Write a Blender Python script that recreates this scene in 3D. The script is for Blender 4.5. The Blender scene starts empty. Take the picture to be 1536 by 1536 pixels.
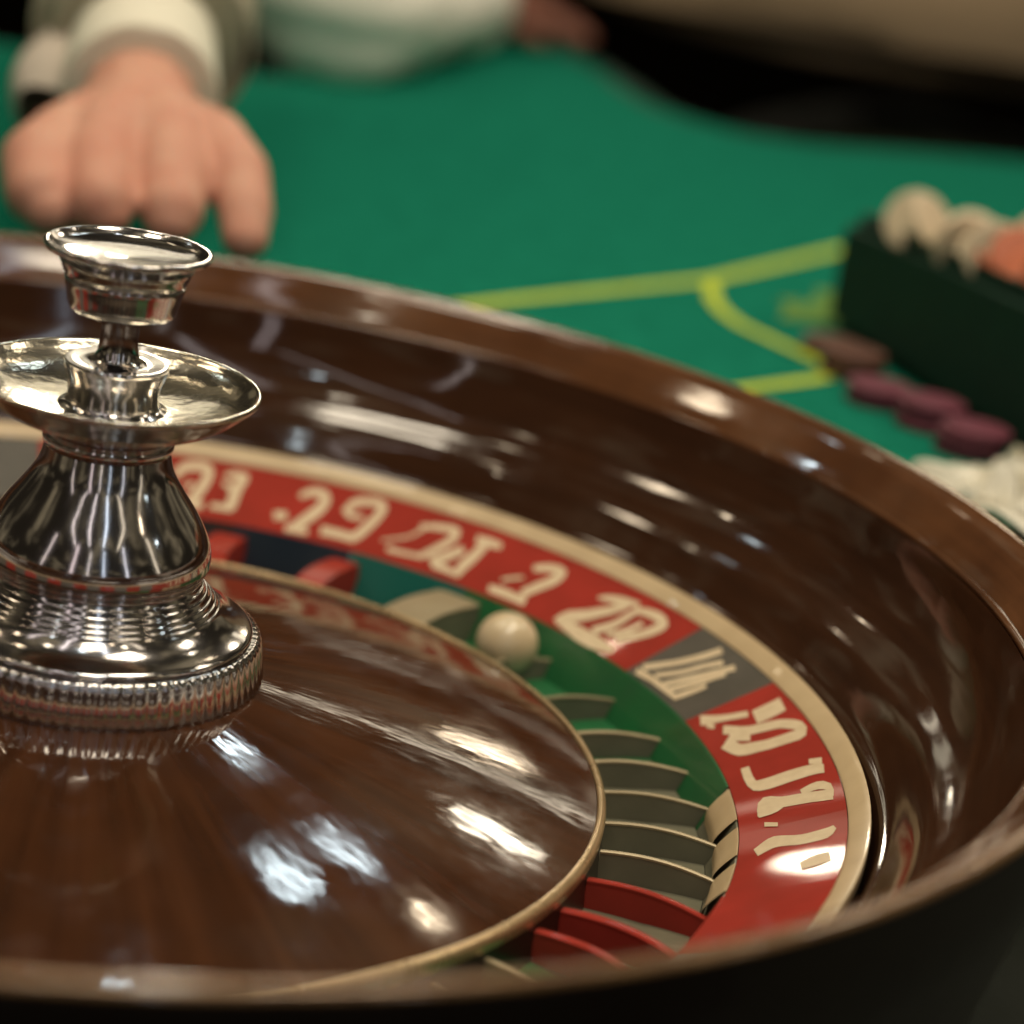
import bpy, bmesh, math, random, json
from mathutils import Vector, Matrix, noise
random.seed(7)
scene = bpy.context.scene
PI = math.pi; R = math.radians

# ---------------------------------------------------------------- camera
cam_d = bpy.data.cameras.new('camera'); cam = bpy.data.objects.new('camera', cam_d)
scene.collection.objects.link(cam); scene.camera = cam
rt = Vector((.98136109, -.12023176, .14991575)); up = Vector((-.10362895, .32587684, .93971556)); fw = Vector((.16183773, .9377359, -.30734336))
cam.matrix_world = Matrix(((rt.x, up.x, -fw.x, 0), (rt.y, up.y, -fw.y, -.77616), (rt.z, up.z, -fw.z, .32656), (0, 0, 0, 1)))
cam_d.sensor_width = 36; cam_d.lens = 2.4334*36; cam_d.clip_start = .02; cam_d.clip_end = 60
cam_d.dof.use_dof = True; cam_d.dof.focus_distance = .825; cam_d.dof.aperture_fstop = 4.6

# ---------------------------------------------------------------- light: a dim warm room with ceiling lamps, plus added fill and reflection lights
w = bpy.data.worlds.new('World'); scene.world = w; w.use_nodes = True
bg = w.node_tree.nodes['Background']; bg.inputs[1].default_value = .22
_wn = w.node_tree.nodes; _tc = _wn.new('ShaderNodeTexCoord'); _nz = _wn.new('ShaderNodeTexNoise'); _nz.inputs['Scale'].default_value = 4.2; _nz.inputs['Detail'].default_value = 3.5; _nz.inputs['Distortion'].default_value = .6
_rp = _wn.new('ShaderNodeValToRGB'); _e = _rp.color_ramp.elements; _e[0].position = .50; _e[0].color = (.10, .08, .055, 1); _e[1].position = .70; _e[1].color = (1.6, 1.32, .82, 1)
w.node_tree.links.new(_tc.outputs['Generated'], _nz.inputs['Vector']); w.node_tree.links.new(_nz.outputs['Fac'], _rp.inputs[0]); w.node_tree.links.new(_rp.outputs[0], bg.inputs[0])   # the busy lit room all round, uneven but alike on every side
scene.view_settings.view_transform = 'Standard'; scene.view_settings.look = 'None'; scene.view_settings.exposure = .06; scene.view_settings.gamma = 1
def lamp(name, loc, sx, sy, L, col, aim=(.1, .3, 0), shape='RECTANGLE'):
    d = bpy.data.lights.new(name, 'AREA'); d.shape = shape; d.size = sx; d.size_y = sy
    a = sx*sy*(PI/4 if shape == 'ELLIPSE' else 1); d.energy = L*PI*a; d.color = col
    o = bpy.data.objects.new(name, d); scene.collection.objects.link(o); o.location = loc
    o.rotation_euler = (Vector(aim)-Vector(loc)).to_track_quat('-Z', 'Y').to_euler()
WARM = (1, .80, .55); COOL = (.80, .95, 1); NEUT = (1, .87, .66)
lamp('ceiling_and_fill_lamp', (.74, 2.06, 2.3), .15, .10, 18, COOL)
lamp('ceiling_and_fill_lamp', (.99, 2.45, 2.3), .16, .10, 18, COOL)
lamp('ceiling_and_fill_lamp', (1.77, 3.63, 2.3), .28, .14, 34, NEUT)
lamp('ceiling_and_fill_lamp', (-.05, 1.78, 2.3), .11, .11, 60, NEUT, shape='ELLIPSE')
lamp('ceiling_and_fill_lamp', (2.37, 6.25, 2.3), .4, .12, 26, WARM)
lamp('ceiling_and_fill_lamp', (.21, 5.4, 1.40), .20, .22, 140, NEUT)
lamp('ceiling_and_fill_lamp', (-1.6, .8, 2.1), .22, .22, 28, WARM)
lamp('ceiling_and_fill_lamp', (1.9, .9, 2.1), .3, .3, 22, NEUT)
lamp('ceiling_and_fill_lamp', (-.50, .62, 2.3), .24, .28, 34, NEUT)
lamp('ceiling_and_fill_lamp', (.15, -.75, 2.5), .4, .4, 26, NEUT)  # added fill behind the camera, brightens the fronts of sleeve, hand and rack
lamp('ceiling_and_fill_lamp', (.65, .15, 2.5), .5, .5, 26, NEUT)  # added front fill, set where the cone does not mirror it
for x, y, z, sx, sy, L, c in ((-2.2, -1.6, 1.2, .06, 1.8, 3, (1, .86, .82)), (-1.1, -2.6, 1.2, .12, 2.0, 2.2, (1, .84, .84)), (-.35, -3.0, 1.2, .05, 2.0, 4, (1, .92, .88)), (.45, -2.9, 1.2, .05, 2.0, 5, (.72, .84, 1)), (1.5, -2.4, 1.2, .06, 2.0, 4, (.9, .92, 1)), (2.5, -1.2, 1.2, .08, 1.8, 3, NEUT)):
    lamp('upright_streak_light', (x, y, z), sx, sy, L, c, aim=(0, 0, .05))  # added behind the camera to lay upright streaks on the chrome bell
for x, L, c in ((-1.3, 5, (1, .88, .84)), (-.45, 6, (1, .90, .88)), (.35, 8, (.74, .86, 1)), (1.2, 6, NEUT)):
    lamp('overhead_streak_light', (x, -1.4, 2.4), .05, 2.4, L, c, aim=(x, -1.39, 0))  # added overhead to carry the streaks up the full bell
_r = random.Random(21)
for k in range(20):
    a = 2*PI*(k+_r.uniform(-.4, .4))/20; q = _r.uniform(.7, 3.2)
    lamp('sparkle_light', (.2+q*math.cos(a), .4+q*math.sin(a), _r.uniform(1.9, 2.6)), .07, .07, 42, _r.choice((WARM, WARM, NEUT, COOL)), shape='ELLIPSE')  # added at random for small sparkles on bowl, cone and turret
lamp('cup_reflection_panel', (-.1, 6.0, 1.98), 1.0, .34, 1.6, (1, .9, .66), aim=(0, 0, 0))  # added bright panel for the turret cup to mirror
lamp('rim_glint_strip', (.9, 5.5, 2.35), 3.6, .12, 5, (1, .88, .66), aim=(0, 0, 0))  # added strip that draws a bright line along the rim crest

# ---------------------------------------------------------------- materials
def mat(name, col, rough=.5, metal=0, coat=0, spec=.5, bump=None, mix=None, coord='Object', grain=None, sheen=0, sss=0):
    """mix=(colour2, scale, contrast) mottles; grain=(colour2, su, sv) runs along UV; bump=(scale, distance)"""
    m = bpy.data.materials.new(name); m.use_nodes = True; nt = m.node_tree; N = nt.nodes; Lk = nt.links
    b = N['Principled BSDF']; b.inputs['Base Color'].default_value = (*col, 1); b.inputs['Roughness'].default_value = rough
    b.inputs['Metallic'].default_value = metal; b.inputs['Coat Weight'].default_value = coat; b.inputs['Coat Roughness'].default_value = .065 if grain else .04
    b.inputs['Specular IOR Level'].default_value = spec
    if sheen: b.inputs['Sheen Weight'].default_value = sheen
    if sss:
        b.inputs['Subsurface Weight'].default_value = sss; b.inputs['Subsurface Radius'].default_value = (.012, .005, .003); b.inputs['Subsurface Scale'].default_value = .5
    tc = N.new('ShaderNodeTexCoord')
    def noise_tex(vec, scale, detail=5, rough_=.55):
        t = N.new('ShaderNodeTexNoise'); t.inputs['Scale'].default_value = scale; t.inputs['Detail'].default_value = detail; t.inputs['Roughness'].default_value = rough_
        Lk.new(vec, t.inputs['Vector']); return t
    def ramp(fac, c1, c2, lo, hi):
        r = N.new('ShaderNodeValToRGB'); r.color_ramp.elements[0].color = (*c1, 1); r.color_ramp.elements[1].color = (*c2, 1)
        r.color_ramp.elements[0].position = lo; r.color_ramp.elements[1].position = hi; Lk.new(fac, r.inputs[0]); return r
    vec = tc.outputs[coord]; out = None
    if mix:
        t = noise_tex(vec, mix[1]); r = ramp(t.outputs['Fac'], col, mix[0], .5-mix[2], .5+mix[2]); out = r.outputs[0]
    if grain:
        mp = N.new('ShaderNodeMapping'); mp.inputs['Scale'].default_value = (grain[1], grain[2], 1); Lk.new(tc.outputs['UV'], mp.inputs['Vector'])
        t = noise_tex(mp.outputs[0], 1, 8, .65); r = ramp(t.outputs['Fac'], grain[0], col, .40, .60)
        if out is not None:
            mx = N.new('ShaderNodeMix'); mx.data_type = 'RGBA'; mx.inputs[0].default_value = .6; Lk.new(out, mx.inputs[6]); Lk.new(r.outputs[0], mx.inputs[7]); out = mx.outputs[2]
        else: out = r.outputs[0]
    if out is not None: Lk.new(out, b.inputs['Base Color'])
    if bump:
        bp = N.new('ShaderNodeBump'); bp.inputs['Distance'].default_value = bump[1]; bp.inputs['Strength'].default_value = 1
        src = tc.outputs[bump[2]] if len(bump) > 2 else vec
        if len(bump) > 3:
            mp = N.new('ShaderNodeMapping'); mp.inputs['Scale'].default_value = bump[3]; Lk.new(src, mp.inputs['Vector']); src = mp.outputs[0]
        t = noise_tex(src, bump[0], 3); Lk.new(t.outputs['Fac'], bp.inputs['Height']); Lk.new(bp.outputs[0], b.inputs['Normal'])
        if coat: Lk.new(bp.outputs[0], b.inputs['Coat Normal'])
    # smears and dust: roughness varies a little
    t = noise_tex(vec, 45, 4); mr = N.new('ShaderNodeMapRange'); mr.inputs['To Min'].default_value = rough*.8; mr.inputs['To Max'].default_value = min(1, rough*1.35)
    Lk.new(t.outputs['Fac'], mr.inputs['Value']); Lk.new(mr.outputs[0], b.inputs['Roughness'])
    if grain:                                                       # smeared polish breaks the lamp reflections up
        t2 = noise_tex(vec, 38, 6, .7); m2 = N.new('ShaderNodeMapRange'); m2.inputs['From Min'].default_value = .35; m2.inputs['From Max'].default_value = .68; m2.inputs['To Min'].default_value = .03; m2.inputs['To Max'].default_value = .13
        Lk.new(t2.outputs['Fac'], m2.inputs['Value']); Lk.new(m2.outputs[0], b.inputs['Coat Roughness'])
    return m
M = {}
M['cone_wood'] = mat('lacquered_walnut_cone', (.056, .021, .009), .5, coat=1, spec=0, grain=((.020, .008, .004), 70, 4), mix=((.115, .042, .016), 16, .22), bump=(1, .0003, 'UV', (34, 20, 1)))
M['bowl_wood'] = mat('lacquered_walnut_bowl', (.038, .0155, .0075), .5, coat=1, spec=0, grain=((.020, .008, .004), 5, 130), mix=((.085, .035, .015), 14, .22), bump=(1, .00035, 'UV', (14, 34, 1)))
M['rim_wood'] = mat('satin_walnut_rim', (.095, .038, .016), .5, coat=1, spec=0, grain=((.040, .016, .007), 4, 90), mix=((.22, .092, .036), 20, .16), bump=(1, .0003, 'UV', (12, 30, 1)))
M['highlight_edge'] = mat('painted_highlight_edge', (.36, .21, .09), .25, coat=1, metal=.4, mix=((.17, .085, .035), 24, .2))  # highlight along the rim crest, put into the colour as a lighter band
M['dark_wood'] = mat('dark_lacquered_wood', (.012, .008, .005), .35, coat=.4)
M['chrome'] = mat('polished_chrome', (.45, .43, .425), .11, metal=1, bump=(90, .00005))
M['worn_chrome'] = mat('worn_chrome', (.62, .58, .49), .16, metal=1, bump=(70, .0006))
M['gold'] = mat('brass_edging', (.62, .46, .26), .26, metal=.6, mix=((.45, .31, .16), 70, .2))
M['cream'] = mat('cream_enamel', (.62, .47, .27), .38, coat=.25, mix=((.52, .38, .21), 60, .25))
M['red'] = mat('red_enamel', (.37, .042, .029), .5, coat=.3, spec=0, mix=((.28, .036, .024), 45, .2))
M['black'] = mat('black_enamel', (.060, .053, .040), .38, coat=.3, mix=((.10, .085, .065), 60, .25))
M['numeral'] = mat('cream_numeral_paint', (.72, .58, .38), .45, mix=((.60, .46, .28), 220, .25))
M['tan'] = mat('brushed_cream_partition', (.40, .33, .20), .34, metal=.3, mix=((.36, .28, .16), 80, .25))
M['green'] = mat('green_enamel', (.012, .16, .045), .35, coat=.4, mix=((.02, .11, .04), 40, .25))
M['grey'] = mat('grey_green_pocket', (.20, .19, .125), .4, coat=.3, mix=((.12, .115, .075), 40, .25))
M['teal'] = mat('teal_enamel', (.008, .13, .10), .3, coat=.5)
M['navy'] = mat('dark_blue_enamel', (.008, .018, .030), .3, coat=.5)
M['ivory'] = mat('ivory_ball', (.74, .62, .42), .22, coat=.5, mix=((.62, .46, .26), 60, .25))
M['felt'] = mat('green_baize', (.008, .150, .092), .95, spec=.0, mix=((.014, .225, .140), 55, .3), bump=(1200, .0008), sheen=.0)
M['yellow'] = mat('yellow_felt_print', (.60, .70, .05), .9, spec=.1, mix=((.46, .56, .05), 300, .2))
M['faded_yellow'] = mat('faded_yellow_print', (.16, .27, .045), .9, spec=.1, mix=((.09, .22, .06), 40, .2))
M['dark_green'] = mat('dark_green_leatherette', (.006, .028, .016), .6, spec=.25, bump=(400, .0004))
M['shade_fade'] = mat('dark_green_shade_fade', (.006, .034, .021), .7, spec=.15, bump=(200, .0005))
M['rail'] = mat('black_padded_leather', (.016, .018, .013), .7, spec=.2, bump=(300, .0005))
M['carpet'] = mat('dark_carpet', (.005, .0045, .003), 1, spec=0, mix=((.008, .0065, .004), 6, .25))
M['skin'] = mat('skin', (.68, .385, .275), .6, spec=.35, sss=.25, mix=((.60, .26, .18), 40, .22), bump=(260, .0004))
M['skin_dark'] = mat('tanned_skin', (.22, .075, .045), .6, mix=((.17, .06, .035), 30, .3))
M['shirt'] = mat('white_cotton', (.86, .82, .72), .9, spec=.1, bump=(60, .002))
M['cuff'] = mat('cream_cotton_cuff', (.82, .78, .64), .9, spec=.1, bump=(300, .0006))
M['jacket'] = mat('olive_beige_wool', (.38, .34, .25), .95, spec=.05, mix=((.46, .41, .31), 60, .3), bump=(250, .001))
M['lining'] = mat('pale_jacket_lining', (.55, .48, .40), .9, spec=.1)
M['beige'] = mat('beige_cotton', (.26, .19, .12), .95, spec=.05, bump=(30, .004))
M['trousers'] = mat('black_trousers', (.016, .018, .012), .95, spec=.05)
M['chip_cream'] = mat('cream_chip_clay', (.70, .56, .38), .5)
M['chip_orange'] = mat('orange_chip_clay', (.50, .12, .04), .5)
M['chip_brown'] = mat('brown_chip_clay', (.11, .042, .024), .6)
M['chip_pink'] = mat('magenta_chip_clay', (.15, .030, .050), .6)
M['paper'] = mat('white_tissue', (.78, .74, .62), .9, spec=.1)

# ---------------------------------------------------------------- helpers
def link(o, parent=None):
    scene.collection.objects.link(o)
    if parent is not None: o.parent = parent
    return o
def tag(o, label=None, cat=None, group=None, kind=None):
    if label: o['label'] = label
    if cat: o['category'] = cat
    if group: o['group'] = group
    if kind: o['kind'] = kind
    return o
def thing(name, label, cat, loc=(0, 0, 0), group=None):
    o = bpy.data.objects.new(name, None); o.empty_display_size = .02; o.location = loc; link(o); return tag(o, label, cat, group)
def mesh_obj(name, verts, faces, m, parent=None, uv=None, smooth=True, angle=40, loc=None):
    me = bpy.data.meshes.new(name); me.from_pydata(verts, [], faces); me.update()
    if uv:
        l = me.uv_layers.new(name='UVMap')
        for p in me.polygons:
            for k, li in enumerate(p.loop_indices): l.data[li].uv = uv[p.index][k]
    me.materials.append(M[m] if isinstance(m, str) else m)
    if smooth:
        me.polygons.foreach_set('use_smooth', [True]*len(me.polygons)); me.set_sharp_from_angle(angle=R(angle))
    o = bpy.data.objects.new(name, me); link(o, parent)
    if loc: o.location = loc
    return o
def dense(prof, step):
    out = [prof[0]]
    for a, b in zip(prof, prof[1:]):
        n = max(1, int(math.hypot(b[0]-a[0], b[1]-a[1])/step))
        out += [(a[0]+(b[0]-a[0])*k/n, a[1]+(b[1]-a[1])*k/n) for k in range(1, n+1)]
    return out
def spline(pts, n=6):
    """Catmull-Rom through (r, z) points"""
    P = [pts[0]]+list(pts)+[pts[-1]]; out = []
    for i in range(1, len(P)-2):
        for k in range(n):
            t = k/n; q = []
            for d in range(len(pts[0])):
                a, b, c, e = P[i-1][d], P[i][d], P[i+1][d], P[i+2][d]
                q.append(.5*(2*b+(c-a)*t+(2*a-5*b+4*c-e)*t*t+(3*b-a-3*c+e)*t**3))
            out.append(tuple(q))
    return out+[tuple(pts[-1])]
def lathe(name, prof, m, parent=None, seg=192, a0=0, a1=2*PI, rmod=None, angle=40, shift=(0, 0, 0)):
    full = abs(a1-a0-2*PI) < 1e-6; n = seg if full else seg+1
    V = []; F = []; U = []; L = [0]
    for a, b in zip(prof, prof[1:]): L.append(L[-1]+math.hypot(b[0]-a[0], b[1]-a[1]))
    for i in range(n):
        t = a0+(a1-a0)*i/seg; c, s = math.cos(t), math.sin(t)
        for j, (r, z) in enumerate(prof):
            rr = r+(rmod(t, j) if rmod else 0); V.append((rr*c+shift[0], rr*s+shift[1], z+shift[2]))
    K = len(prof)
    for i in range(seg):
        i2 = (i+1) % n
        for j in range(K-1):
            F.append((i*K+j, i2*K+j, i2*K+j+1, i*K+j+1)); t0 = (a0+(a1-a0)*i/seg)*.15; t1 = (a0+(a1-a0)*(i+1)/seg)*.15
            U.append(((t0, L[j]), (t1, L[j]), (t1, L[j+1]), (t0, L[j+1])))
    return mesh_obj(name, V, F, m, parent, U, angle=angle)
def box(name, c, s, m, parent=None, bev=.002, rot=None):
    bm = bmesh.new(); bmesh.ops.create_cube(bm, size=1); bmesh.ops.scale(bm, vec=s, verts=bm.verts)
    if bev: bmesh.ops.bevel(bm, geom=bm.edges, offset=bev, segments=2, affect='EDGES')
    if rot: bmesh.ops.rotate(bm, matrix=Matrix.Rotation(rot, 3, 'Z'), verts=bm.verts)
    bmesh.ops.translate(bm, vec=c, verts=bm.verts)
    me = bpy.data.meshes.new(name); bm.to_mesh(me); bm.free(); me.materials.append(M[m])
    return link(bpy.data.objects.new(name, me), parent)
def capsules(bm, pts, seg=14):
    """tapered capsule chain: pts = [(x,y,z,r), ...]"""
    for (a, b) in zip(pts, pts[1:]):
        A, B = Vector(a[:3]), Vector(b[:3]); D = B-A; L = D.length
        q = D.to_track_quat('Z', 'Y').to_matrix().to_4x4()
        bmesh.ops.create_cone(bm, segments=seg, radius1=a[3], radius2=b[3], depth=L, cap_ends=True, matrix=Matrix.Translation((A+B)/2) @ q)
    for p in pts: bmesh.ops.create_icosphere(bm, subdivisions=3, radius=p[3], matrix=Matrix.Translation(p[:3]))
def organic(name, chains, m, parent, voxel, smooth=6, wrinkle=None):
    """capsule chains fused to one continuous skin"""
    bm = bmesh.new()
    for ch in chains: capsules(bm, ch)
    me = bpy.data.meshes.new(name); bm.to_mesh(me); bm.free()
    o = bpy.data.objects.new(name, me); link(o)
    r = o.modifiers.new('r', 'REMESH'); r.mode = 'VOXEL'; r.voxel_size = voxel
    s = o.modifiers.new('s', 'SMOOTH'); s.factor = .5; s.iterations = smooth
    bpy.context.view_layer.update()
    me2 = bpy.data.meshes.new_from_object(o.evaluated_get(bpy.context.evaluated_depsgraph_get())); o.modifiers.clear()
    o.data = me2; bpy.data.meshes.remove(me); me2.name = name
    if wrinkle:
        for v in me2.vertices: v.co += v.normal*(noise.noise(v.co*wrinkle[0])*wrinkle[1]+noise.noise(v.co*wrinkle[0]*2.3+Vector((3, 1, 2)))*wrinkle[1]*.5)
    me2.materials.clear(); me2.materials.append(M[m]); me2.polygons.foreach_set('use_smooth', [True]*len(me2.polygons))
    if parent is not None: o.parent = parent; o.matrix_parent_inverse = Matrix.Translation(-Vector(parent.location))
    return o
# ---------------------------------------------------------------- room floor
FZ = .02                                        # height of the baize
floor = mesh_obj('floor', [(-25, -10, -.80), (30, -10, -.80), (30, 45, -.80), (-25, 45, -.80)], [(0, 1, 2, 3)], 'carpet', smooth=False); tag(floor, kind='structure')

# ---------------------------------------------------------------- table
table = thing('gaming_table', 'green baize gaming table with yellow printed lines and black padded end, under everything', 'table', (0, 0, -.80))
def slab(name, poly, z0, z1, m, bev=0):
    n = len(poly); V = [(x, y, z1+.80) for x, y in poly]+[(x, y, z0+.80) for x, y in poly]
    F = [tuple(range(n)), tuple(range(2*n-1, n-1, -1))]+[(i, i+n, (i+1) % n+n, (i+1) % n) for i in range(n)]
    return mesh_obj(name, V, F, m, table, smooth=False)
edge = spline([(-.75, 1.16), (-.3, 1.165), (.05, 1.165), (.135, 1.25), (.22, 1.47), (.30, 1.62), (.37, 1.62), (.40, 1.45), (.425, 1.28), (.52, 1.20), (.75, 1.26), (1.2, 1.30)], 5)
arc = [(.331*math.cos(R(a)), .331*math.sin(R(a))) for a in range(170, 9, -2)]
slab('felt_top', [(1.2, .06), (1.2, 1.3)]+edge[::-1][1:]+[(-.75, .06), (-.331, .06)]+[q for q in arc if q[1] > .061]+[(.331, .06)], -.03, FZ, 'felt')
slab('end_panel', [(-.75, -.34), (1.2, -.34), (1.2, .058), (-.75, .058)], -.12, -.085, 'rail')
slab('apron', [(-.7, -.30), (1.15, -.30), (1.15, 1.12), (-.7, 1.12)], -.26, -.122, 'dark_wood')
for x, y in ((-.6, -.2), (1.05, -.2), (-.6, 1.0), (1.05, 1.0)): box('leg', (x, y, .27), (.09, .09, .539), 'dark_wood', table, .004)
def shade_fade_tube(pts, r):
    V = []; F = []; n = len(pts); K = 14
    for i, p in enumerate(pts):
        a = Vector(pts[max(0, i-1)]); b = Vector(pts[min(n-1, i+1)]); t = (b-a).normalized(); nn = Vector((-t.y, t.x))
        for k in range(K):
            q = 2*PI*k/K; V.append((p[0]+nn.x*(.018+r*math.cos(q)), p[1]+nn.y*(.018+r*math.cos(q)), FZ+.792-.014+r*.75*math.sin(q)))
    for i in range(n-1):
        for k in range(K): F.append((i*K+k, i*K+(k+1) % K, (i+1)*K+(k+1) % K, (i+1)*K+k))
    return mesh_obj('shade_fade_edge', V, F, 'shade_fade', table)
shade_fade_tube(edge, .026)  # dark green tube added so the far baize fades into shade
def ribbon(name, pts, wd, z, m, parent):
    V = []; F = []
    for i, p in enumerate(pts):
        a = Vector(pts[max(0, i-1)]); b = Vector(pts[min(len(pts)-1, i+1)]); t = (b-a).normalized(); nn = Vector((-t.y, t.x))
        if 0 < i < len(pts)-1:
            t1 = (Vector(p)-a).normalized(); k = max(.5, abs(nn.dot(Vector((-t1.y, t1.x))))); nn = nn/k
        for s in (1, -1): V.append((p[0]+nn.x*wd*s, p[1]+nn.y*wd*s, z+.80))
    for i in range(len(pts)-1): F.append((2*i, 2*i+1, 2*i+3, 2*i+2))
    return mesh_obj(name, V, F, m, parent, smooth=False)
ribbon('printed_line', [(.150, .475), (.200, .519), (.270, .578), (.340, .637), (.400, .709), (.50, .829)], .0050, FZ+.0006, 'yellow', table)
ribbon('printed_line', [(0.3379, 0.6281), (0.3306, 0.5878), (0.3298, 0.557), (0.3346, 0.5285), (0.3524, 0.4903), (0.364, 0.4647), (0.367, 0.4504), (0.3626, 0.4372), (0.3526, 0.4269), (0.3174, 0.3994), (0.2928, 0.3801)], .0042, FZ+.0010, 'yellow', table)
g = [(.362, .552), (.374, .585), (.372, .600), (.388, .607), (.384, .592), (.398, .612), (.405, .640), (.418, .640), (.410, .600), (.400, .560), (.388, .553), (.376, .556)]
mesh_obj('printed_figure', [(x, y, FZ+.0014+.80) for x, y in g], [tuple(range(len(g)))], 'faded_yellow', table, smooth=False)

# ---------------------------------------------------------------- outer bowl
bowl = thing('roulette_bowl', 'large polished dark walnut bowl holding the spinning roulette wheel', 'bowl')
track = spline([(.2640, -.006), (.2665, .0015), (.2700, .0045), (.2790, .0165), (.2885, .0235), (.2950, .0302), (.2998, .0375), (.3032, .0450), (.3056, .0520), (.3062, .0537)], 6)
lathe('ball_track', [(.262, -.05), (.2635, -.012)]+track, 'bowl_wood', bowl, 256)
lathe('lip_edge', spline([(.3064, .0539), (.3063, .0549), (.3068, .0557), (.3075, .0561), (.3083, .0561)], 5), 'rim_wood', bowl, 256)
rim = spline([(.3085, .0561), (.3120, .0596), (.3160, .0641), (.3200, .0684), (.3234, .0703), (.3250, .0706)], 6)
lathe('rim', rim, 'rim_wood', bowl, 256)
lathe('rim_edge', spline([(.3251, .0707), (.3257, .0709), (.3265, .0706), (.3271, .0698), (.3273, .0690)], 5), 'highlight_edge', bowl, 256)
lathe('outer_wall', [(.3271, .0690), (.3274, .0676), (.3270, .0648), (.3266, .058), (.3258, .045), (.320, .030), (.312, 0), (.300, -.05), (.285, -.082), (.262, -.084), (.05, -.084)], 'dark_wood', bowl, 192)

# ---------------------------------------------------------------- spinning wheel
wheel = thing('roulette_rotor', 'spinning roulette wheel with polished wooden cone, red and black number ring and chrome turret', 'roulette wheel')
cone = spline([(.0, .0115), (.03, .0102), (.0600, .0052), (.10, -.0020), (.14, -.0102), (.1650, -.0159), (.1757, -.0185)], 8)
lathe('cone', cone, 'cone_wood', wheel, 256)
lathe('cone_edging', spline([(.1758, -.0182), (.1764, -.0176), (.1774, -.0176), (.1785, -.0184), (.1790, -.0198), (.1788, -.0225)], 4), 'gold', wheel, 256)
lathe('pocket_base', [(.1786, -.0225), (.180, -.0360), (.216, -.0362), (.2238, -.0178), (.2568, -.0022), (.2634, .0022), (.2637, -.02), (.25, -.06), (.10, -.065)], 'dark_wood', wheel, 192)
lathe('cream_ring', spline([(.2567, -.0013), (.2571, -.0006), (.2600, .0018), (.2626, .0036), (.2633, .0034), (.2635, .0)], 4), 'cream', wheel, 256)
def ring_z(r): return -.0169+(r-.2235)*(.0155/.033)
PITCH = 12.0; START = 12.5
def sector(name, prof, a0, a1, m, parent, seg=10, **k): return lathe(name, prof, m, parent, seg, R(a0), R(a1), **k)
cols = {0: 'black', 1: 'red', 2: 'red', 3: 'red', 4: 'red', 5: 'red', 6: 'red', 7: 'black', 8: 'red', -1: 'red', -2: 'red', -3: 'red'}
panels = {}
for k in range(-15, 15):
    a = START+PITCH*k; c = cols.get(k, 'black' if k % 2 else 'red')
    gap = .09 if c == cols.get(k+1) else .06
    pz = [(.2236, -.0185), (.2235, -.0169), (.2565, -.0014), (.2566, -.003)]
    panels[k] = sector('number_panel', pz, a, a+PITCH, c, wheel, 12)
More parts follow.
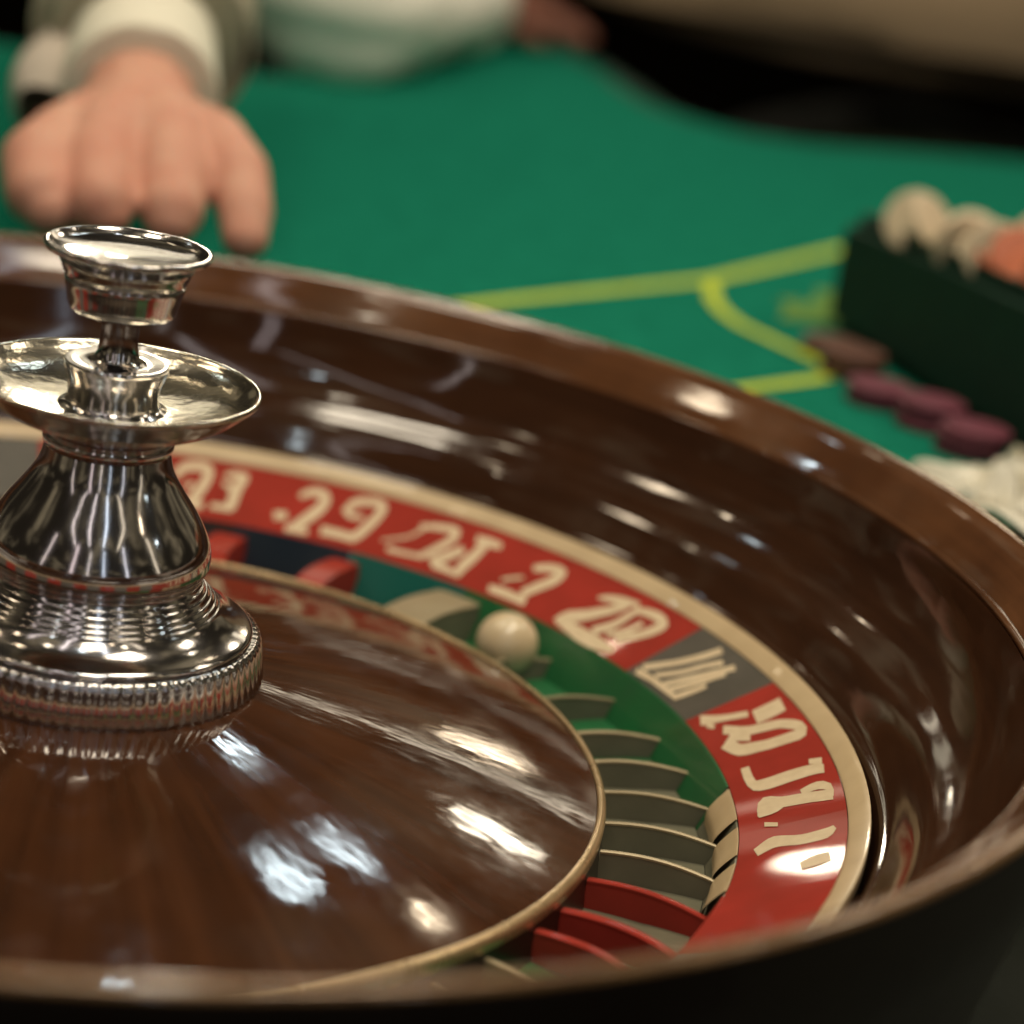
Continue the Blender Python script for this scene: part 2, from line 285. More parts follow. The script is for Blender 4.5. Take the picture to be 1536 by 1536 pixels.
glyphs = json.loads('''{"a1":[[82.6,242.93,83.28,244.04,82.46,245.58,83.2,247.33,82.3,247.13,82.94,250.6,82.01,247.92,82.43,252.66,81.57,248.51,81.86,253.7,81.1,248.86,81.3,254.23,80.63,248.97,80.71,254.38,80.34,248.83,80.05,253.73,80.37,249.02,79.5,250.53,80.36,247.49,79.41,246.67,80.43,245.0,79.47,243.25,80.58,242.44,79.61,240.16,80.77,239.81,79.79,237.28,80.97,237.1,79.96,234.51,81.17,234.34,80.14,231.78,81.37,231.63,80.33,229.06],[81.49,227.53,81.57,232.79,80.83,227.58,80.92,232.49,80.17,227.66,80.26,232.26,79.51,227.73,79.6,231.99],[81.46,237.1,81.95,239.48,81.22,238.85,81.68,241.03,80.99,240.57,81.41,242.59]],"a2":[[78.19,247.42,78.37,249.77,77.64,247.82,77.86,251.2,77.12,247.91,77.28,252.09,76.59,247.67,76.66,252.06,76.02,247.22,76.05,251.58],[76.73,250.55,75.9,248.2,76.97,247.75,76.04,245.27,77.18,244.67,76.14,242.55,77.3,241.26,76.18,239.9,77.3,237.79,76.16,237.08,77.21,234.48,76.14,234.01,77.08,231.24,76.15,230.92],[78.73,229.09,78.84,231.95,78.12,229.08,78.26,232.38,77.51,229.1,77.67,232.74,76.91,229.2,77.08,232.98,76.31,229.38,76.48,233.19],[78.3,242.94,78.2,245.68,77.81,241.88,77.7,244.84,77.3,240.81,77.19,243.97]],"b1":[[70.12,243.9,70.58,246.07,69.76,245.55,70.29,248.43,69.41,246.63,69.9,250.51,69.0,246.99,69.36,251.55,68.53,247.07,68.76,251.96,68.3,246.91,68.05,251.4,68.31,246.74,67.41,248.06,68.28,245.36,67.18,244.09,68.35,243.5,67.26,240.73,68.52,241.39,67.46,238.0,68.74,239.18,67.7,235.59,68.99,237.02,67.96,233.23,69.27,234.88,68.24,231.05,69.55,232.64,68.52,228.99,69.79,230.21,68.81,226.9,70.0,227.75,69.1,224.8],[71.78,229.54,72.19,234.18,71.15,230.41,71.54,234.79,70.51,231.26,70.89,235.43],[70.22,224.79,70.41,228.52,69.58,224.88,69.78,228.49,68.95,224.99,69.15,228.5,68.31,225.13,68.52,228.49,67.68,225.26,67.88,228.51]],"b2":[[64.93,241.03,65.69,242.6,64.84,243.63,65.62,245.46,64.72,245.76,65.49,248.36,64.51,247.14,65.16,250.72,64.16,248.08,64.67,252.14,63.71,248.81,64.15,253.03,63.22,249.25,63.6,253.61,62.72,249.44,63.02,253.96,62.4,249.38,62.37,253.74,62.49,249.8,61.68,250.76,62.47,248.43,61.51,247.21,62.49,246.02,61.51,244.08,62.58,243.57,61.59,241.26,62.71,241.11,61.69,238.61,62.85,238.69,61.81,235.99,63.0,236.31,61.98,233.5,63.17,233.92,62.17,231.13,63.34,231.48,62.37,228.79],[65.29,241.21,65.12,244.02,64.5,239.39,64.57,242.2,63.79,239.99,64.09,242.78,63.19,240.88,63.51,243.59],[66.43,227.08,66.78,232.17,65.8,227.32,66.14,232.21,65.16,227.5,65.48,232.24,64.52,227.55,64.81,232.19,63.86,227.51,64.15,232.14,63.19,227.46,63.5,232.08,62.53,227.44,62.84,232.05]],"c1":[[57.34,244.75,57.62,247.02,56.79,245.29,57.13,247.93,56.24,245.8,56.63,248.82,55.7,246.29,56.12,249.67,55.16,246.69,55.58,250.34,54.6,247.0,55.03,250.85,54.08,247.29,54.43,251.3,54.02,247.57,53.64,250.3,54.11,247.57,53.2,246.57,54.12,245.45,53.2,243.5,54.22,243.33,53.34,240.87,54.42,241.32,53.59,238.65,54.66,239.24,53.86,236.61,54.9,237.15,54.14,234.64,55.14,235.03,54.43,232.67,55.38,232.88,54.73,230.78,55.62,230.77,55.03,228.86],[55.44,231.63,55.18,229.41,56.03,231.3,55.78,229.08,56.63,231.01,56.39,228.77,57.23,230.76,57.0,228.49,57.85,230.67,57.62,228.27,58.47,230.65,58.24,228.1,59.09,230.65,58.86,227.92],[59.97,232.0,60.15,233.07,59.48,233.17,59.66,234.28,58.99,234.35,59.18,235.5,58.5,235.52,58.7,236.7,58.01,236.75,58.23,237.94,57.57,238.25,57.83,239.4,57.24,240.25,57.55,241.35,56.98,242.45,57.32,243.59,56.72,244.61,57.09,245.88]],"c2":[[51.23,245.96,51.74,250.53,50.68,246.12,51.21,250.85,50.14,246.32,50.67,251.1,49.62,246.67,50.11,251.13,49.1,247.06,49.52,251.0,48.58,247.53,48.94,250.8],[50.78,247.57,49.82,245.81,50.84,245.22,49.78,243.28,50.91,242.89,49.75,240.78,50.97,240.61,49.73,238.24,51.04,238.38,49.75,235.79,51.11,236.01,49.81,233.55,51.11,233.29,49.86,231.57,50.88,230.3,49.87,229.57,50.53,227.51,49.83,227.16],[53.56,228.18,54.3,231.23,53.16,229.45,53.99,232.87,52.76,230.78,53.68,234.47,52.39,232.26,53.39,236.04,52.09,234.06,53.11,237.65,51.85,235.92,52.82,239.3,51.61,237.78,52.54,240.98,51.37,239.61,52.26,242.7],[53.22,226.7,53.59,230.78,52.55,226.74,52.91,230.64,51.9,226.78,52.22,230.45,51.25,226.73,51.49,229.99,50.58,226.61,50.74,229.22,49.88,226.43,50.01,228.38]],"d1":[[43.73,243.25,44.38,246.1,43.3,244.31,43.99,247.39,42.87,245.29,43.6,248.69,42.43,245.99,43.13,249.8,41.93,246.4,42.59,250.56,41.46,246.62,41.99,251.08,41.63,247.23,41.02,249.79,41.78,247.57,40.55,246.04,41.79,245.73,40.55,243.33,41.87,243.91,40.66,241.01,42.04,242.16,40.89,239.03,42.26,240.34,41.13,237.26,42.47,238.44,41.35,235.48,42.68,236.56,41.56,233.68,42.89,234.66,41.76,231.81,43.1,232.8,41.96,229.91],[42.94,230.39,42.11,231.81,42.51,228.49,41.71,229.83,42.06,226.57,41.3,227.89],[45.82,225.46,46.31,228.94,45.14,225.54,45.7,229.47,44.47,225.62,45.07,229.93,43.82,225.69,44.4,230.19,43.16,225.78,43.69,230.2,42.53,225.86,42.92,229.87,41.88,225.91,42.11,229.02,41.18,225.96,41.3,227.78],[45.5,232.55,45.85,233.89,45.1,233.98,45.47,235.39,44.7,235.34,45.07,236.82,44.29,236.61,44.62,238.05,43.86,237.88,44.15,239.12]],"e1":[[35.54,244.06,35.87,245.42,35.01,244.67,35.52,246.79,34.48,245.22,35.13,248.07,33.95,245.63,34.68,249.14,33.39,246.05,34.19,249.92,32.86,246.72,33.68,250.53,32.41,247.71,33.13,250.94,31.99,248.83,32.56,251.31,31.58,249.96,31.98,251.69],[32.93,249.1,32.09,246.99,33.19,247.61,32.27,245.3,33.45,246.13,32.45,243.59,33.72,244.67,32.64,241.9,33.99,243.25,32.85,240.23,34.28,241.86,33.09,238.65,34.58,240.46,33.35,237.12,34.88,239.07,33.61,235.59,35.18,237.73,33.88,234.06,35.52,236.51,34.18,232.54,35.88,235.38,34.49,231.08,36.28,234.24,34.81,229.73,36.67,232.87,35.11,228.5,36.93,231.03,35.38,227.34,37.0,228.85,35.67,226.06,37.0,226.68,35.98,224.63],[35.51,224.52,36.03,228.89,34.76,224.05,35.37,229.0,33.99,223.59,34.69,229.11,33.16,222.97,34.04,229.25,32.34,222.56,33.37,229.32,31.6,222.52,32.7,229.34,30.89,222.62,32.01,229.36,30.21,222.93,31.32,229.32,29.61,223.65,30.61,229.17,29.0,224.36,29.86,228.88,28.42,225.15,29.09,228.59,27.84,225.96,28.31,228.32],[31.75,228.69,32.86,231.21,31.51,230.39,32.6,232.86,31.28,232.09,32.33,234.48,31.05,233.81,32.08,236.11,30.86,235.73,31.88,237.71,30.78,237.87,31.78,239.45,30.79,240.04,31.74,241.46,30.81,242.18,31.71,243.56,30.8,244.26,31.65,245.64,30.77,246.31,31.59,247.69,30.75,248.41,31.52,249.71]],"e2":[[31.14,246.02,31.82,248.7,30.64,246.77,31.37,249.75,30.14,247.38,30.89,250.75,29.59,247.67,30.33,251.5,29.01,247.79,29.72,252.02,28.45,247.78,29.02,252.22,28.04,247.62,28.14,251.63,28.17,248.2,27.12,249.06,28.19,247.78,26.86,246.12,28.22,246.03,26.92,243.91,28.29,244.25,27.04,241.95,28.44,242.58,27.24,240.14,28.63,240.93,27.48,238.45,28.86,239.36,27.73,236.79,29.13,237.9,28.02,235.21,29.45,236.48,28.31,233.69,29.77,235.05,28.6,232.17,30.1,233.62,28.9,230.68],[30.35,230.69,31.11,232.6,30.02,232.23,30.78,234.12,29.69,233.75,30.46,235.64,29.39,235.4,30.16,237.16,29.17,237.25,29.95,238.76,29.08,239.35,29.83,240.62,29.03,241.44,29.75,242.62,28.99,243.52,29.67,244.65]],"m":[[23.14,227.51,24.03,229.33,22.81,229.15,23.69,230.93,22.49,230.8,23.35,232.54,22.17,232.45,23.03,234.19,21.86,234.11,22.7,235.81,21.55,235.79,22.38,237.41,21.26,237.52,22.1,239.09,21.0,239.29,21.87,240.86,20.76,241.08,21.66,242.68,20.53,242.87,21.44,244.49,20.3,244.68,21.24,246.3,20.1,246.55,21.06,248.14,19.95,248.51,20.91,250.03,19.81,250.44,20.77,251.96,19.68,252.38,20.63,253.91],[21.16,227.91,21.88,229.28,20.83,229.54,21.54,230.91,20.5,231.16,21.21,232.54,20.18,232.81,20.89,234.17,19.86,234.48,20.57,235.78,19.59,236.25,20.31,237.46,19.39,238.13,20.11,239.27,19.2,239.99,19.94,241.14,19.03,241.84,19.75,243.01,18.81,243.62,19.55,244.87,18.56,245.34,19.33,246.69,18.31,247.06,19.09,248.46,18.05,248.78,18.87,250.25],[19.26,227.03,20.02,228.19,19.02,228.78,19.81,229.99,18.79,230.54,19.59,231.77,18.56,232.32,19.38,233.58,18.33,234.06,19.17,235.38,18.11,235.85,18.96,237.17,17.89,237.61,18.76,238.97,17.68,239.4,18.55,240.76,17.48,241.19,18.34,242.55,17.28,242.98,18.14,244.33,17.08,244.77,17.93,246.11,16.88,246.56,17.74,247.92,16.69,248.35,17.54,249.71,16.5,250.15,17.35,251.5],[18.0,226.27,18.85,227.45,17.81,228.02,18.66,229.2,17.61,229.74,18.47,230.96,17.43,231.5,18.29,232.72,17.23,233.23,18.11,234.47,17.06,235.01,17.95,236.24,16.92,236.82,17.79,238.0,16.79,238.65,17.64,239.78,16.67,240.48,17.49,241.58,16.56,242.32,17.35,243.37,16.44,244.14,17.2,245.17,16.33,245.97,17.07,246.99],[16.38,225.84,17.31,226.89,16.26,227.76,17.19,228.83,16.15,229.7,17.08,230.77,16.05,231.67,16.96,232.68,15.99,233.66,16.84,234.62,15.95,235.68,16.72,236.54,15.91,237.69,16.6,238.48],[23.25,224.15,23.84,226.97,22.52,224.51,23.09,227.19,21.78,224.86,22.34,227.45,21.06,225.21,21.57,227.68,20.3,225.4,20.77,227.83,19.52,225.48,19.94,227.87,18.7,225.52,19.11,227.86,17.89,225.63,18.28,227.84,17.07,225.78,17.42,227.73,16.26,225.99,16.56,227.64]],"f1":[[10.6,226.36,12.31,228.68,10.36,228.21,11.89,230.23,10.15,230.11,11.48,231.79,9.97,232.04,11.12,233.41,9.78,233.92,10.82,235.14,9.56,235.75,10.56,236.92,9.33,237.58,10.33,238.73,9.12,239.41,10.12,240.56,8.91,241.25,9.9,242.39],[9.91,227.27,10.73,229.12,9.53,228.16,10.22,229.72,9.14,229.04,9.73,230.33]],"f2":[[7.31,242.06,9.62,243.51,7.32,244.15,9.67,245.64,7.34,246.29,9.72,247.74,7.43,248.49,9.77,249.81,7.56,250.68,9.84,251.94,7.7,252.86,9.91,254.1]],"f3":[[7.76,230.44,9.13,232.47,7.35,231.88,8.73,233.9,6.96,233.32,8.33,235.31,6.55,234.8,7.94,236.72,6.19,236.41,7.62,238.11,5.94,238.16,7.4,239.59,5.8,239.97,7.26,241.22,5.69,241.73,7.14,242.95,5.57,243.46,7.02,244.69,5.46,245.17,6.9,246.47,5.32,246.74,6.73,248.27,5.06,248.14,6.45,249.99,4.69,249.47,6.12,251.57,4.32,250.75,5.73,253.15,4.0,251.47,5.12,254.61,3.88,251.55,3.96,254.96,4.08,251.88,2.69,253.09,4.07,251.28,2.36,250.69,4.08,249.65,2.37,248.75,4.09,247.86,2.39,246.97,4.1,246.07,2.41,245.21,4.11,244.28,2.43,243.42,4.14,242.54,2.46,241.62,4.21,240.85,2.5,239.8,4.35,239.19,2.58,238.01,4.53,237.52,2.66,236.25,4.7,235.82,2.73,234.5,4.86,234.27,2.83,232.62,5.08,233.24,3.14,230.6,5.5,232.72,3.87,229.01,6.2,232.28,4.71,227.96,7.03,231.8,5.49,227.1],[6.18,230.83,7.61,232.64,5.75,232.73,7.17,234.5,5.33,234.63,6.75,236.39,4.92,236.53,6.33,238.26]],"g1":[[0.74,229.09,0.72,231.84,-0.32,228.74,-0.28,231.63,-1.46,228.57,-1.21,231.59,-2.7,228.79,-1.96,231.77,-3.85,230.02,-2.24,232.07,-4.3,232.1,-2.3,232.84,-4.38,234.03,-2.32,234.36,-4.4,235.82,-2.32,236.04,-4.36,237.59,-2.29,237.73,-4.31,239.32,-2.25,239.46,-4.25,241.03,-2.21,241.23,-4.2,242.74,-2.19,243.0,-4.17,244.44,-2.2,244.77,-4.15,246.14,-2.23,246.52,-4.12,247.82,-2.27,248.3,-4.14,249.41,-2.37,250.11,-4.21,251.01,-2.59,251.86,-4.33,252.67,-2.86,253.5],[-2.18,249.26,-1.31,249.9,-2.53,251.11,-1.53,251.85,-2.88,252.96,-1.72,253.8]],"g2":[[-9.34,230.65,-8.94,229.42,-8.61,231.86,-7.73,229.59,-8.19,232.86,-6.48,230.31,-8.21,233.26,-5.67,232.37,-8.23,234.15,-5.8,234.61,-8.33,235.78,-6.18,236.35,-8.43,237.59,-6.44,237.93,-8.52,239.38,-6.58,239.56,-8.6,241.12,-6.66,241.26,-8.67,242.82,-6.75,242.98,-8.75,244.51,-6.85,244.71,-8.84,246.19,-6.96,246.45,-8.97,247.86,-7.09,248.17,-9.09,249.56,-7.22,249.88,-9.2,251.26,-7.36,251.58,-9.32,252.95,-7.48,253.27],[-7.23,244.14,-6.14,243.77,-7.05,245.94,-5.86,245.57,-6.9,247.66,-5.61,247.46,-6.91,249.2,-5.52,249.48,-7.11,250.6,-5.74,251.58,-7.33,251.33,-6.46,253.38,-7.66,251.5,-7.69,253.75,-8.57,251.4,-8.78,253.21],[-9.33,229.72,-7.96,229.52,-9.3,231.67,-8.0,231.47,-9.24,233.65,-8.03,233.37,-9.02,235.62,-7.97,235.18,-8.57,237.44,-7.77,237.01]],"h1":[[-16.76,229.75,-15.27,228.09,-16.41,231.18,-14.74,229.38,-16.07,232.59,-14.22,230.71,-15.81,233.92,-13.74,232.25,-15.71,235.18,-13.52,234.12,-15.76,236.64,-13.64,236.08,-15.89,238.32,-13.86,237.91,-16.02,240.09,-14.07,239.65,-16.14,241.9,-14.24,241.33,-16.19,243.71,-14.32,242.94,-16.18,245.46,-14.31,244.55,-16.14,247.15,-14.25,246.21,-16.1,248.85,-14.2,247.84,-15.95,250.61,-14.14,249.31,-15.42,252.12,-14.06,250.64,-14.57,253.05,-13.88,252.16],[-11.24,231.2,-10.4,231.3,-11.52,233.25,-10.74,233.34,-11.81,235.3,-11.07,235.37]],"h2":[[-21.03,244.48,-19.51,242.98,-20.93,246.26,-19.18,244.57,-20.83,248.02,-18.87,246.2,-20.68,249.7,-18.67,247.96,-20.47,251.35,-18.62,249.82,-20.25,253.0,-18.61,251.69]]}''')
where = dict(a=5, b=4, c=3, d=2, e=1, m=0, f=-1, g=-2, h=-3)
for key, strokes in glyphs.items():
    V = []; F = []
    for si, st in enumerate(strokes):
        base = len(V); lift = .00022+.00006*si
        for q in range(0, len(st), 2):
            t = R(st[q]); r = st[q+1]/1000; V.append((r*math.cos(t), r*math.sin(t), ring_z(r)+lift))
        n = (len(V)-base)//2
        for i in range(n-1): F.append((base+2*i, base+2*i+1, base+2*i+3, base+2*i+2))
    mesh_obj('numeral', V, F, 'numeral', panels[where[key[0]]], smooth=False)
# pockets: partitions at their angles, floors and outer backs between them
frets = [(-166, 2, 'tan'), (-156, 2, 'tan'), (-146, 2, 'tan'), (-136, 2, 'tan'), (-126, 2, 'tan'), (-116, 2, 'tan'), (-106, 2, 'tan'), (-96, 2, 'tan'), (-86, 2, 'tan'), (-77, 2, 'tan'), (-69, 2, 'tan'), (-61, 2, 'tan'), (-53, 2, 'tan'),
         (-45.5, 2.2, 'tan'), (-37.6, 3.4, 'red'), (-31.8, 3.6, 'red'), (-23.8, 2.6, 'red'), (-16.6, 1.8, 'tan'), (-9.4, 1.8, 'tan'), (-1.6, 1.8, 'tan'), (6.2, 2.2, 'tan'), (13.6, 2.4, 'tan'), (23, 1.4, 'tan'),
         (34.5, 1.6, 'tan'), (48.0, 20, 'tan'), (62.3, 12, 'red'), (75.6, 13, 'red'), (88, 3, 'tan'), (100, 9, 'red'), (112, 3, 'tan'), (124, 3, 'tan'), (136, 3, 'tan'), (148, 3, 'tan'), (160, 3, 'tan'), (172, 3, 'tan'), (184, 2, 'tan')]
for a, w_, m in frets:
    hw = w_/2000*(.7 if w_ < 2.5 else 1); n = 10
    def fret_strip(name, mm, sec, parent):
        V = []; F = []; K = 0
        for i in range(n):
            t = i/(n-1); r = .1792+t*(.2190-.1792); zt = (-.0192 if hw > .003 else -.0246+.0004*math.sin(PI*t)-.0028*t*t); bow = .0024*math.sin(PI*t)
            zb = -.0365 if r < .215 else -.0355+(r-.215)*2.1
            q = sec(zt, max(-.0365, min(zb, zt-.002))); K = len(q)
            for y, z in q: V.append((r, y+bow, z))
        for i in range(n-1):
            for j in range(K-1): F.append((K*i+j, K*i+j+1, K*(i+1)+j+1, K*(i+1)+j))
        F += [tuple(range(K-1, -1, -1)), tuple(K*(n-1)+j for j in range(K))]
        return mesh_obj(name, V, F, mm, parent)
    o = fret_strip('partition', 'red' if m == 'red' else 'grey', lambda zt, zb: ((-hw-.0004, zb), (-hw, zt-.0010), (hw, zt-.0010), (hw+.0004, zb)), wheel); o.rotation_euler.z = R(a+(.8 if -40 < a < 30 else 0))
    if m != 'red' or hw < .003: fret_strip('top_edge', m, lambda zt, zb: ((-hw-.0002, zt-.0011), (-hw-.0002, zt-.0004), (-hw*.6, zt), (hw*.6, zt), (hw+.0002, zt-.0004), (hw+.0002, zt-.0011)), o)
fa = [f[0] for f in frets]
for i in range(len(fa)):
    a0, a1 = fa[i], fa[(i+1) % len(fa)]
    if a1 <= a0: continue
    mid = (a0+a1)/2
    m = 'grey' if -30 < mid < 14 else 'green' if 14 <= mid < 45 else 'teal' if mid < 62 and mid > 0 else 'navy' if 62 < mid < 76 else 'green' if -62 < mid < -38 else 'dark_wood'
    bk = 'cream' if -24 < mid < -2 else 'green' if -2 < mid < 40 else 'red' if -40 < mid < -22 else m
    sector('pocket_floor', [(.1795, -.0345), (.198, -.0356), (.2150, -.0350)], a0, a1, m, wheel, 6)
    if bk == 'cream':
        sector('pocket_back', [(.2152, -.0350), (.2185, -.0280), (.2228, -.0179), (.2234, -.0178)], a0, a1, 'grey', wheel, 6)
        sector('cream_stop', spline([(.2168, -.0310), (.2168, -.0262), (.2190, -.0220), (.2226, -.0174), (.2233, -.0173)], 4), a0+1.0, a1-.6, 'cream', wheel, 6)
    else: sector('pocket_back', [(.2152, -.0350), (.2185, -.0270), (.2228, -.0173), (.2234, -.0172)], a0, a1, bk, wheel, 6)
# turret
tur = bpy.data.objects.new('turret', None); tur.empty_display_size = .02; link(tur, wheel)
NF = 84
lathe('knurled_base', [(.046, .0058), (.0574, .0048), (.0586, .0054), (.0588, .0070), (.0569, .0180), (.0560, .0200), (.0548, .0205), (.052, .0204)], 'chrome', tur, NF*6, rmod=lambda t, j: .0005*(abs(math.sin(t*NF/2))**.8-.5) if 2 <= j <= 5 else 0, angle=60)
sh = [(.0530, .0204), (.0537, .0212), (.0535, .0220), (.0524, .0228), (.0500, .0238), (.0472, .0252), (.0446, .0270), (.0426, .0288), (.0418, .0298), (.0412, .0300), (.0404, .0312), (.0398, .0314), (.0388, .0328), (.0382, .0330), (.0372, .0346), (.0366, .0348), (.0358, .0364), (.0352, .0366), (.0345, .0378)]
lathe('flange', spline(sh, 4), 'chrome', tur, 192)
lathe('bell', spline([(.0344, .0380), (.0352, .0384), (.0354, .0392), (.0348, .0398), (.0359, .0404), (.0362, .0414), (.0356, .0421), (.0366, .0426), (.0372, .0438), (.0363, .0502), (.0322, .0582), (.0264, .0664), (.0222, .0732), (.0203, .0800)], 5), 'chrome', tur, 192)
lathe('neck_collar', spline([(.0200, .0798), (.0208, .0806), (.0212, .0820), (.0210, .0836), (.0204, .0846), (.0210, .0856), (.0216, .0870)], 5), 'chrome', tur, 160)
lathe('saucer', spline([(.0214, .0872), (.0290, .0890), (.0380, .0935), (.0440, .0985), (.0466, .1008), (.0471, .1020), (.0467, .1028), (.0456, .1024), (.0430, .1000), (.0380, .0972), (.0300, .0950), (.0200, .0938), (.010, .0936)], 6), 'worn_chrome', tur, 192)
lathe('collar', spline([(.0175, .0938), (.0150, .0950), (.0147, .0975), (.0150, .1010), (.0162, .1050), (.0167, .1076), (.0164, .1086), (.0155, .1088), (.0100, .1086), (.0078, .1095), (.0066, .1120), (.0061, .1170), (.0062, .1220), (.0062, .1256)], 5), 'chrome', tur, 128)
cupo = lathe('cup', spline([(.0062, .1254), (.0148, .1250), (.0164, .1254), (.0172, .1266), (.0182, .1310), (.0191, .1348), (.0187, .1356), (.0197, .1370), (.0207, .1398), (.0213, .1408), (.0211, .1415), (.0236, .1432), (.0258, .1444), (.0265, .1454), (.0263, .1463), (.0252, .1465), (.0238, .1455), (.0215, .1444), (.0150, .1433), (.0, .1427)], 5), 'chrome', tur, 160)
# ball
bm = bmesh.new(); bmesh.ops.create_icosphere(bm, subdivisions=4, radius=.0125); me = bpy.data.meshes.new('roulette_ball'); bm.to_mesh(me); bm.free()
me.materials.append(M['ivory']); me.polygons.foreach_set('use_smooth', [True]*len(me.polygons))
ball = link(bpy.data.objects.new('roulette_ball', me)); ball.location = (.2040*math.cos(R(37.6)), .2040*math.sin(R(37.6)), -.0228)
tag(ball, 'small ivory ball lying in a green pocket of the wheel', 'ball')

# ---------------------------------------------------------------- the hand on the rim
p1 = thing('person', 'hand in olive sleeve and white cuff, fingers resting on the far rim of the bowl', 'person', (-.005, .80, -.80))
wr = (-.0020, .462, .1010)
hand = [[(-.005, .60, .138, .030), (-.003, .52, .118, .030), (*wr, .029)],
        [(-.014, .452, .099, .023), (-.034, .410, .0975, .0190), (-.0450, .384, .0915, .0180), (-.0430, .360, .0825, .0155), (-.038, .353, .077, .012)],
        [(-.004, .455, .103, .025), (-.0150, .406, .1025, .0190), (-.0175, .378, .0925, .0182), (-.0155, .354, .0835, .0160), (-.012, .350, .079, .012)],
        [(.005, .455, .103, .025), (.0125, .408, .1040, .0190), (.0165, .380, .0940, .0180), (.0175, .355, .0838, .0150), (.0175, .350, .079, .012)],
        [(.012, .452, .099, .023), (.0340, .418, .104, .0172), (.0465, .388, .0970, .0152), (.0510, .366, .0845, .0132), (.0520, .354, .0745, .0110)],
        [(-.016, .452, .096, .018), (-.042, .432, .080, .016), (-.037, .392, .072, .013), (-.029, .370, .074, .011)],
        [(-.034, .412, .0945, .0180), (-.0150, .408, .1010, .0188), (.0125, .410, .1025, .0188), (.0340, .420, .1015, .0168)],
        [(-.038, .398, .0880, .0120), (-.0165, .394, .0900, .0115), (.0150, .396, .0910, .0105), (.0390, .408, .0920, .0085)],
        [(-.026, .440, .097, .0205), (0, .440, .101, .0225), (.024, .440, .100, .0200)]]
organic('hand', hand, 'skin', p1, .0022, 4)
def tube(name, path, m, parent, seg=48, thick=None, wr=None, squash=1):
    V = []; F = []; n = len(path)
    for i, (x, y, z, r) in enumerate(path):
        a = Vector(path[max(0, i-1)][:3]); b = Vector(path[min(n-1, i+1)][:3]); t = (b-a).normalized(); X = t.cross(Vector((0, 0, 1))).normalized(); Y = X.cross(t)
        for k in range(seg):
            q = 2*PI*k/seg; rr = r*(1+(wr*noise.noise(Vector((x*12+math.cos(q)*1.2, y*22, z*12+math.sin(q)*1.2))) if wr else 0))
            p = Vector((x, y, z))+X*rr*math.cos(q)+Y*rr*squash*math.sin(q)-Vector(parent.location); V.append(tuple(p))
    for i in range(n-1):
        for k in range(seg): F.append((i*seg+k, i*seg+(k+1) % seg, (i+1)*seg+(k+1) % seg, (i+1)*seg+k))
    return mesh_obj(name, V, F, m, parent, angle=70)
def lerp_path(pts, n): return spline(pts, n)
tube('shirt_cuff', lerp_path([(-0.004, 0.62, 0.1420, 0.036), (-0.003, 0.525, 0.1200, 0.0385), (-0.002, 0.49, 0.1112, 0.0392), (-0.002, 0.485, 0.1100, 0.0378), (-0.002, 0.5, 0.1130, 0.033)], 4), 'cuff', p1)
tube('sleeve', lerp_path([(-0.01, 1.02, 0.2520, 0.072), (-0.009, 0.86, 0.2100, 0.066), (-0.007, 0.72, 0.1710, 0.061), (-0.005, 0.65, 0.1510, 0.058), (-0.003, 0.565, 0.1290, 0.0555), (-0.003, 0.556, 0.1268, 0.054), (-0.003, 0.57, 0.1300, 0.05), (-0.004, 0.66, 0.1530, 0.045)], 5), 'jacket', p1, wr=.14)
tube('turned_back_lining', lerp_path([(-.022, .60, .122, .020), (-.038, .560, .108, .026), (-.047, .525, .097, .024), (-.050, .508, .092, .015)], 5), 'lining', p1, seg=24, wr=.15)

# ---------------------------------------------------------------- far players, out of focus
p2 = thing('person', 'white shirted arm and tanned hand leaning on the far edge of the baize', 'person', (.2, 1.45, -.80))
tube('shirt_sleeve', lerp_path([(.06, 1.40, .18, .070), (.125, 1.23, .078, .056), (.180, 1.27, .066, .047), (.232, 1.37, .062, .042), (.283, 1.49, .059, .036), (.298, 1.522, .058, .030)], 6), 'shirt', p2, wr=.25)
organic('hand', [[(0.2760, 1.4950, .055, .024), (0.3210, 1.5500, .052, .026), (0.3460, 1.5650, .050, .026)], [(0.3460, 1.5650, .05, .014), (0.3810, 1.5700, .045, .011), (0.4010, 1.5550, .036, .009)], [(0.3410, 1.5800, .05, .014), (0.3760, 1.5950, .046, .011), (0.3960, 1.5900, .036, .009)],
                 [(0.3360, 1.5550, .05, .014), (0.3710, 1.5450, .045, .011), (0.3910, 1.5350, .036, .009)], [(0.3310, 1.5900, .05, .013), (0.3560, 1.6200, .045, .010), (0.3740, 1.6250, .036, .008)], [(0.3110, 1.5350, .048, .014), (0.3360, 1.5130, .040, .011), (0.3510, 1.5050, .034, .009)]], 'skin_dark', p2, .004, 4)
p3 = thing('person', 'person in beige top and black trousers sitting behind the far right table edge', 'person', (.78, 1.75, -.80))
tube('beige_top', lerp_path([(.80, 1.80, .00, .16), (.80, 1.80, .035, .34), (.80, 1.80, .08, .38), (.80, 1.82, .20, .36), (.80, 1.84, .36, .30), (.80, 1.85, .48, .17), (.80, 1.85, .54, .06)], 6), 'beige', p3, wr=.18, squash=.45)
tube('trousers', lerp_path([(.84, 2.05, -.16, .16), (.82, 1.85, -.18, .25), (.78, 1.60, -.20, .25), (.76, 1.40, -.22, .20), (.76, 1.33, -.30, .16)], 5), 'trousers', p3, wr=.08, squash=.62)

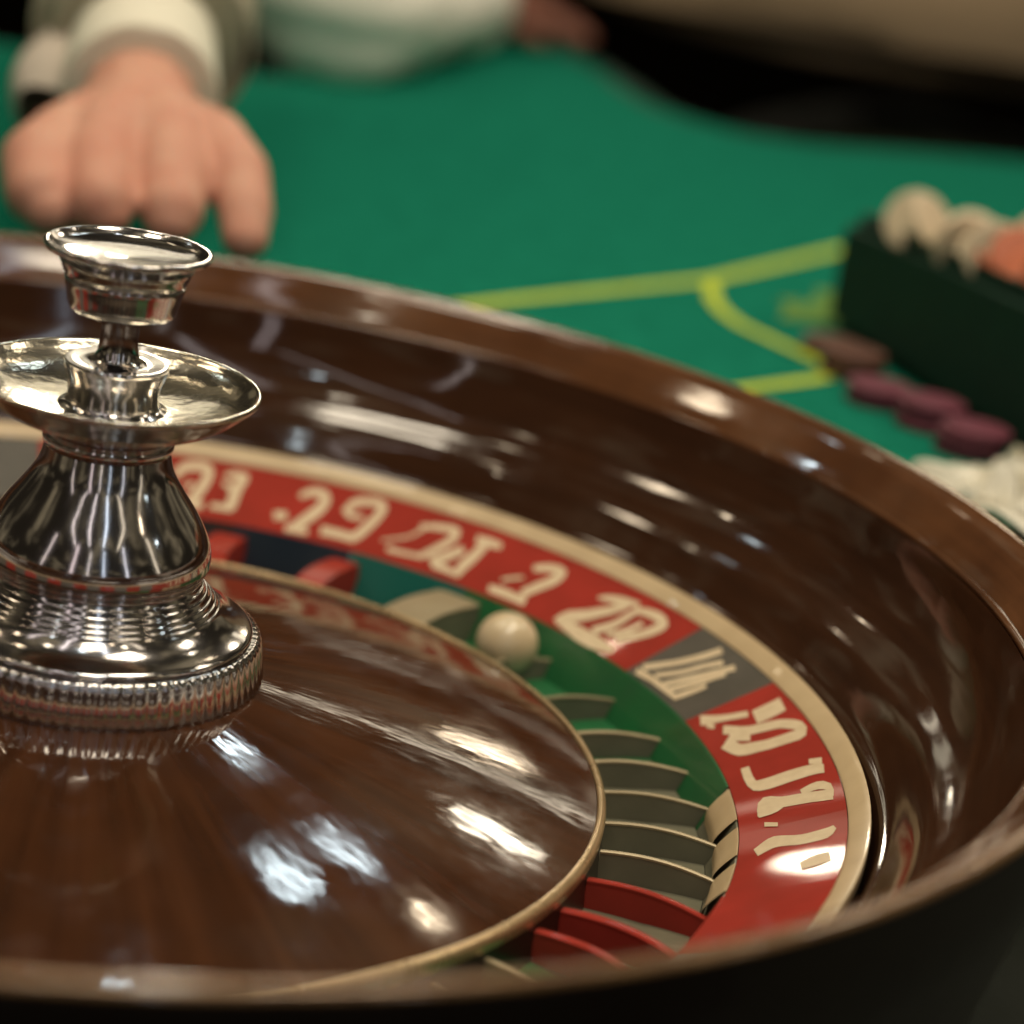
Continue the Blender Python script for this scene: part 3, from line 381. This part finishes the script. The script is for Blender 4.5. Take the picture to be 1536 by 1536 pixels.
# ---------------------------------------------------------------- chip rack and chips at the right
rack = thing('chip_rack', 'dark green slanted chip rack standing on the baize at the right', 'chip rack', (.40, .45, FZ))
def rackpt(s, z): # along the left face: s=0 far, 1 near
    return (.388+.050*s, .558-.29*s, z)
prof = [(0, 0), (1, 0), (1, .080), (0, .066)]
nrm = Vector((.29, .050, 0)).normalized()
V = []
for off in (0, .16):
    for s, z in prof:
        p = Vector(rackpt(s, FZ+z))+nrm*off; V.append(tuple(p-Vector(rack.location)))
bm = bmesh.new(); vs = [bm.verts.new(v) for v in V]
for f in ((0, 1, 2, 3), (7, 6, 5, 4), (0, 4, 5, 1), (1, 5, 6, 2), (2, 6, 7, 3), (3, 7, 4, 0)): bm.faces.new([vs[i] for i in f])
bmesh.ops.recalc_face_normals(bm, faces=bm.faces); bmesh.ops.bevel(bm, geom=bm.edges, offset=.008, segments=4, affect='EDGES')
me = bpy.data.meshes.new('rack_body'); bm.to_mesh(me); bm.free(); me.materials.append(M['dark_green']); link(bpy.data.objects.new('rack_body', me), rack)
def chip_mesh(m):
    prof = [(0, -.0017), (.0155, -.0017), (.0165, -.0012), (.0168, 0), (.0165, .0012), (.0155, .0017), (.0115, .0017), (.0112, .0014), (0, .0014)]
    o = lathe('gaming_chip', prof, m, None, 40); me = o.data; bpy.data.objects.remove(o); return me
CH = {k: chip_mesh(k) for k in ('chip_cream', 'chip_orange', 'chip_brown', 'chip_pink')}
def chip(m, loc, rot, label, group):
    o = link(bpy.data.objects.new('gaming_chip', CH[m])); o.location = loc; o.rotation_euler = rot; tag(o, label, 'chip', group); return o
def top_z(s): return FZ+.066+.014*s
ORD = ('first', 'second', 'third', 'fourth', 'fifth', 'sixth', 'seventh')
for i in range(7):
    s = .16+.055*i+random.uniform(-.01, .01); p = Vector(rackpt(s, top_z(s)+.005+random.uniform(-.003, .005)))+nrm*random.uniform(.012, .032)
    chip('chip_cream', p, (R(random.uniform(40, 110)), R(random.uniform(-25, 25)), R(random.uniform(-40, 40))), ORD[i]+' cream chip from the far end of the front row on the green rack', 'cream chips on the rack')
for i in range(6):
    s = .48+.06*i; p = Vector(rackpt(s, top_z(s)+.004+random.uniform(-.003, .004)))+nrm*random.uniform(.012, .03)
    chip('chip_orange', p, (R(random.uniform(30, 100)), R(random.uniform(-25, 25)), R(random.uniform(-40, 40))), ORD[i]+' orange chip from the far end of the green rack', 'orange chips on the rack')
for i in range(6):
    s = .42+.06*i; p = Vector(rackpt(s, top_z(s)+.010+random.uniform(-.003, .006)))+nrm*random.uniform(.045, .08)
    chip('chip_cream', p, (R(random.uniform(40, 110)), R(random.uniform(-25, 25)), R(random.uniform(-40, 40))), ORD[i]+' cream chip from the far end of the row behind the orange chips', 'cream chips behind the orange chips')
def stack(m, x, y, n, label, group):
    for i in range(n): chip(m, (x+random.uniform(-.0012, .0012), y+random.uniform(-.0012, .0012), FZ+.0019+.0035*i), (0, 0, random.uniform(0, 6)), (('topmost' if i == n-1 else ORD[i]+' from the bottom')+' '+label), group)
stack('chip_brown', .378, .492, 2, 'brown chip in the stack farthest from the bowl', 'brown chips beside the rack')
stack('chip_brown', .376, .446, 4, 'brown chip in the stack next to the magenta chips', 'brown chips in the second stack')
stack('chip_pink', .378, .396, 3, 'magenta chip in the stack next to the brown chips', 'magenta chips in the far stack')
stack('chip_pink', .395, .362, 4, 'magenta chip in the middle one of three magenta stacks', 'magenta chips in the middle stack')
stack('chip_pink', .404, .322, 4, 'magenta chip in the stack nearest the white tissue', 'magenta chips in the near stack')
# crumpled tissue
bm = bmesh.new(); bmesh.ops.create_grid(bm, x_segments=34, y_segments=34, size=.5)
for v in bm.verts:
    x, y = v.co.x, v.co.y
    q = Vector((x*4, y*4, 1)); h = abs(noise.noise(q))*.040+abs(noise.noise(q*2.3))*.022+abs(noise.noise(q*5))*.008
    fade = max(0, 1-(x*x+y*y)*2.2)
    v.co = Vector((x*.10+noise.noise(q*1.7)*.014, y*.13+noise.noise(q*1.7+Vector((5, 5, 5)))*.018, .0015+h*fade*1.1))
me = bpy.data.meshes.new('paper_tissue'); bm.to_mesh(me); bm.free(); me.materials.append(M['paper'])
t_ = link(bpy.data.objects.new('paper_tissue', me)); t_.location = (.415, .215, FZ); t_.rotation_euler.z = R(25)
tag(t_, 'crumpled white paper tissue on the baize beside the right rim of the bowl', 'tissue')
